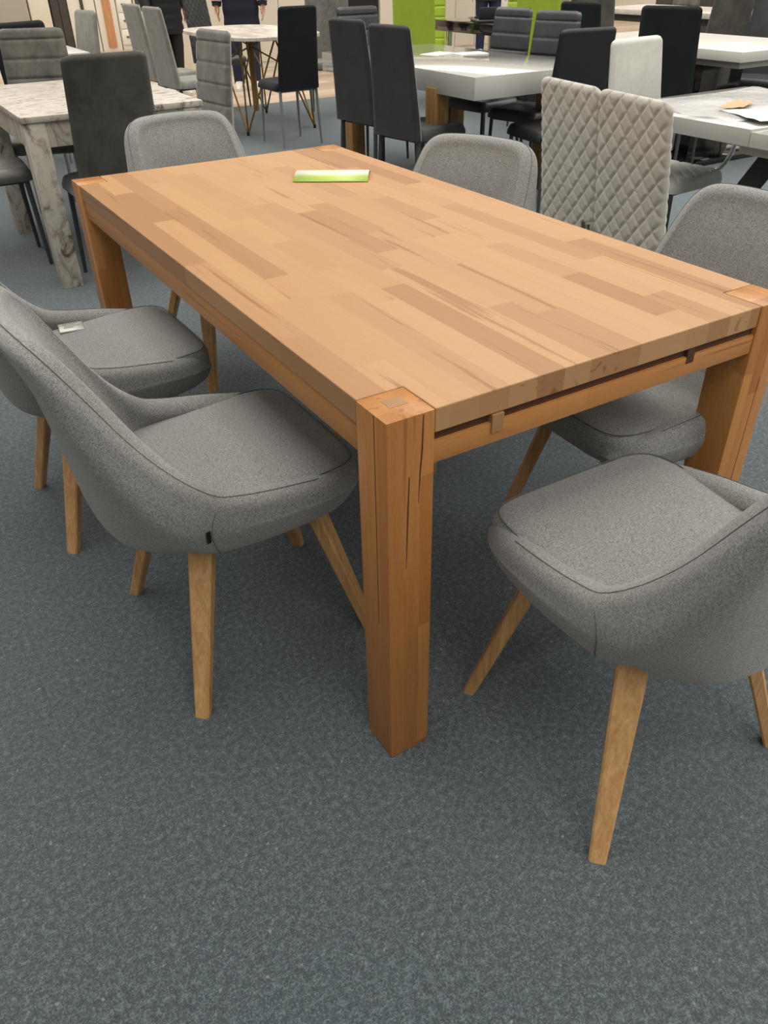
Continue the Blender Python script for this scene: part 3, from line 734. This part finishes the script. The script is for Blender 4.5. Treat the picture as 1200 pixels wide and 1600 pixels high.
# ------------------------------------------------------------------ people
def person(loc, rz, label, coat, pants, hem, bulge=False, stripes=False, armbend=False):
    T = thing('person', label, 'person', (loc[0], loc[1], 0), rz)
    # body: one skinned figure
    V = []; E_ = []; Rr = []
    def add(p, r, par=None):
        V.append(p); Rr.append(r)
        if par is not None: E_.append((par, len(V) - 1))
        return len(V) - 1
    pel = add((0, 0, .95), (.13, .1)); sp = add((0, -.01, 1.15), (.125, .095), pel); ch = add((0, 0, 1.35), (.15, .105), sp)
    nk = add((0, 0, 1.5), (.055, .055), ch); hd = add((0, .015, 1.6), (.075, .09), nk); ht = add((0, .005, 1.72), (.06, .075), hd)
    arms = {}
    for s in (-1, 1):
        sh = add((s * .19, 0, 1.42), (.055, .055), ch)
        if armbend: el = add((s * .26, .0, 1.14), (.043, .043), sh); wr = add((s * .22, .16, .98), (.028, .024), el); dirn = Vector((-s * .1, .5, -.85)).normalized()
        else: el = add((s * .25, -.02, 1.12), (.043, .043), sh); wr = add((s * .26, .05, .86), (.028, .024), el); dirn = Vector((0, .15, -1)).normalized()
        pw = Vector(V[wr]); pm = pw + dirn * .07; pa = add(tuple(pm), (.036, .018), wr)
        for q in range(4):
            off = Vector((0, 1, 0)) * (.028 - q * .018) if not armbend else Vector((1, 0, 0)) * (.028 - q * .018)
            b = pm + off + dirn * .025; ln = (.030, .036, .034, .026)[q]
            f1 = add(tuple(b), (.009, .009), pa); f2 = add(tuple(b + dirn * ln + Vector((-s * .006, 0, 0))), (.008, .008), f1)
            add(tuple(b + dirn * ln * 1.7 + Vector((-s * .02, 0, 0))), (.007, .007), f2)
        tb = pw + dirn * .035 + Vector((-s * .012, .03, 0)); t1 = add(tuple(tb), (.010, .010), wr); add(tuple(tb + dirn * .04 + Vector((0, .012, 0))), (.008, .008), t1)
        hp = add((s * .09, 0, .9), (.085, .09), pel); kn = add((s * .10, .02, .5), (.055, .06), hp); an = add((s * .10, -.02, .09), (.036, .04), kn)
        arms[s] = (Vector(V[sh]), Vector(V[el]), Vector(V[wr]))
    me = bpy.data.meshes.new('body'); me.from_pydata(V, E_, []); o = bpy.data.objects.new('body', me); C.objects.link(o); o.parent = T
    me.materials.append(M['skin'])
    sk = o.modifiers.new('skin', 'SKIN'); sk.use_smooth_shade = True
    for i, r in enumerate(Rr): me.skin_vertices[0].data[i].radius = r
    me.skin_vertices[0].data[0].use_root = True
    sub = o.modifiers.new('sub', 'SUBSURF'); sub.levels = 1; sub.render_levels = 2
    def ring(cx, cy, z, rx, ry, n=28):
        return [Vector((cx + rx * math.cos(2 * PI * k / n), cy + ry * math.sin(2 * PI * k / n), z)) for k in range(n)]
    # trousers: two legs
    m = MB()
    for s in (-1, 1): m.loft([ring(s * .10, -.02, .07, .062, .068), ring(s * .10, 0, .3, .068, .075), ring(s * .10, .02, .5, .08, .085), ring(s * .095, .005, .75, .1, .108), ring(s * .085, 0, .95, .108, .125)])
    m.build('trousers', M[pants], T)
    secs = []; K = 26
    for k in range(K + 1):
        t = k / K; z = hem + (1.50 - hem) * t
        rx = .205 + .0 * t if z < 1.0 else .2 + .03 * (z - 1.0) / .4
        if z > 1.42: rx *= max(.35, 1 - (z - 1.42) / .08 * .6)
        ry = .155 if z < 1.42 else .155 * max(.45, 1 - (z - 1.42) / .08 * .5)
        bq = .018 * abs(math.sin(PI * (z - hem) / .095)) if bulge else .004 * math.sin(z * 40)
        secs.append(ring(0, 0, z, rx + bq, ry + bq))
    jk = MB().loft(secs).build('jacket', M[coat], T)
    m = MB()
    for s in (-1, 1):
        a, b, c = arms[s]; P = catmull([a, b, c], 14)
        m.tube(P, [.075 - .022 * i / 13 + (.008 * abs(math.sin(i * 1.6)) if bulge else 0) for i in range(14)], 16)
    sl = m.build('sleeves', M[coat], T)
    if stripes:
        m = MB()
        for s in (-1, 1):
            a, b, c = arms[s]
            for u in (.72, .84):
                p = b.lerp(c, u); d = (c - b).normalized(); m.tube([p - d * .008, p + d * .008], .061, 18)
        m.build('cuff_stripes', M['pink'], sl)
    m = MB()
    for s in (-1, 1): m.loft([ring(s * .10, .045, 0, .048, .135), ring(s * .10, .045, .03, .05, .138), ring(s * .10, .03, .06, .046, .115), ring(s * .10, -.02, .10, .045, .06)])
    m.build('shoes', M['shoe'], T)
    MB().loft([ring(0, -.025, 1.56, .05, .05), ring(0, -.03, 1.62, .088, .095), ring(0, -.02, 1.70, .09, .105), ring(0, -.005, 1.76, .07, .085), ring(0, 0, 1.79, .02, .03)]).build('hair', M['hair'], T)
    return T
person((2.80, 9.25), math.radians(200), 'person in long black puffer coat standing behind the light grey chairs', 'black_cloth', 'black_cloth', .62, bulge=True)
person((3.68, 9.15), math.radians(150), 'person in navy jacket with pale cuff stripes behind the gold wire table', 'navy', 'jeans', .66, stripes=True)
person((8.15, 10.3), math.radians(150), 'person in dark clothes with one bare hand, behind the black glass table', 'black_cloth', 'jeans', .72, armbend=False)

# ------------------------------------------------------------------ lights (ceiling fixtures of the store)
LP = 105
def area(x, y, sx, sy, power, rz=0, col=(1, .955, .895)):
    l = bpy.data.lights.new('ceiling_light', 'AREA'); l.shape = 'RECTANGLE'; l.size = sx; l.size_y = sy; l.energy = power; l.spread = math.radians(145); l.color = col
    o = bpy.data.objects.new('ceiling_light', l); C.objects.link(o); o.location = (x, y, 3.36); o.rotation_euler.z = rz
for x in (-3.6, -.3, 3.0, 6.3, 9.6, 12.6):
    for y in (-3.4, 2.2, 7.8, 13.2):
        area(x, y, 2.0, 4.8, LP * (.55 if x < -1 else .8 if x < 1 and y < 5 else (1.5 if y < 0 else 1.25) if x < 7 and y < 5 else 1.0))

w = bpy.data.worlds.new('w'); bpy.context.scene.world = w; w.use_nodes = True
w.node_tree.nodes['Background'].inputs[0].default_value = (1, .95, .88, 1); w.node_tree.nodes['Background'].inputs[1].default_value = .06

# ------------------------------------------------------------------ camera
cd = bpy.data.cameras.new('camera'); cam = bpy.data.objects.new('camera', cd); C.objects.link(cam)
f_px, cp, yaw, pitch, roll = 1233.63, Vector((-.5216, -.8615, 1.3176)), .53904, .61582, -.01966
fwd = Vector((math.sin(yaw) * math.cos(pitch), math.cos(yaw) * math.cos(pitch), -math.sin(pitch)))
right = Vector((math.cos(yaw), -math.sin(yaw), 0)); up = right.cross(fwd)
r2 = right * math.cos(roll) + up * math.sin(roll); u2 = -right * math.sin(roll) + up * math.cos(roll)
mt = Matrix((r2, u2, -fwd)).transposed().to_4x4(); mt.translation = cp; cam.matrix_world = mt
cd.sensor_fit = 'VERTICAL'; cd.sensor_height = 36; cd.lens = f_px / 1600 * 36; cd.clip_start = .02
bpy.context.scene.camera = cam
vs = bpy.context.scene.view_settings
vs.view_transform = 'Standard'; vs.look = 'None'; vs.gamma = 1; vs.exposure = 0; vs.use_curve_mapping = False
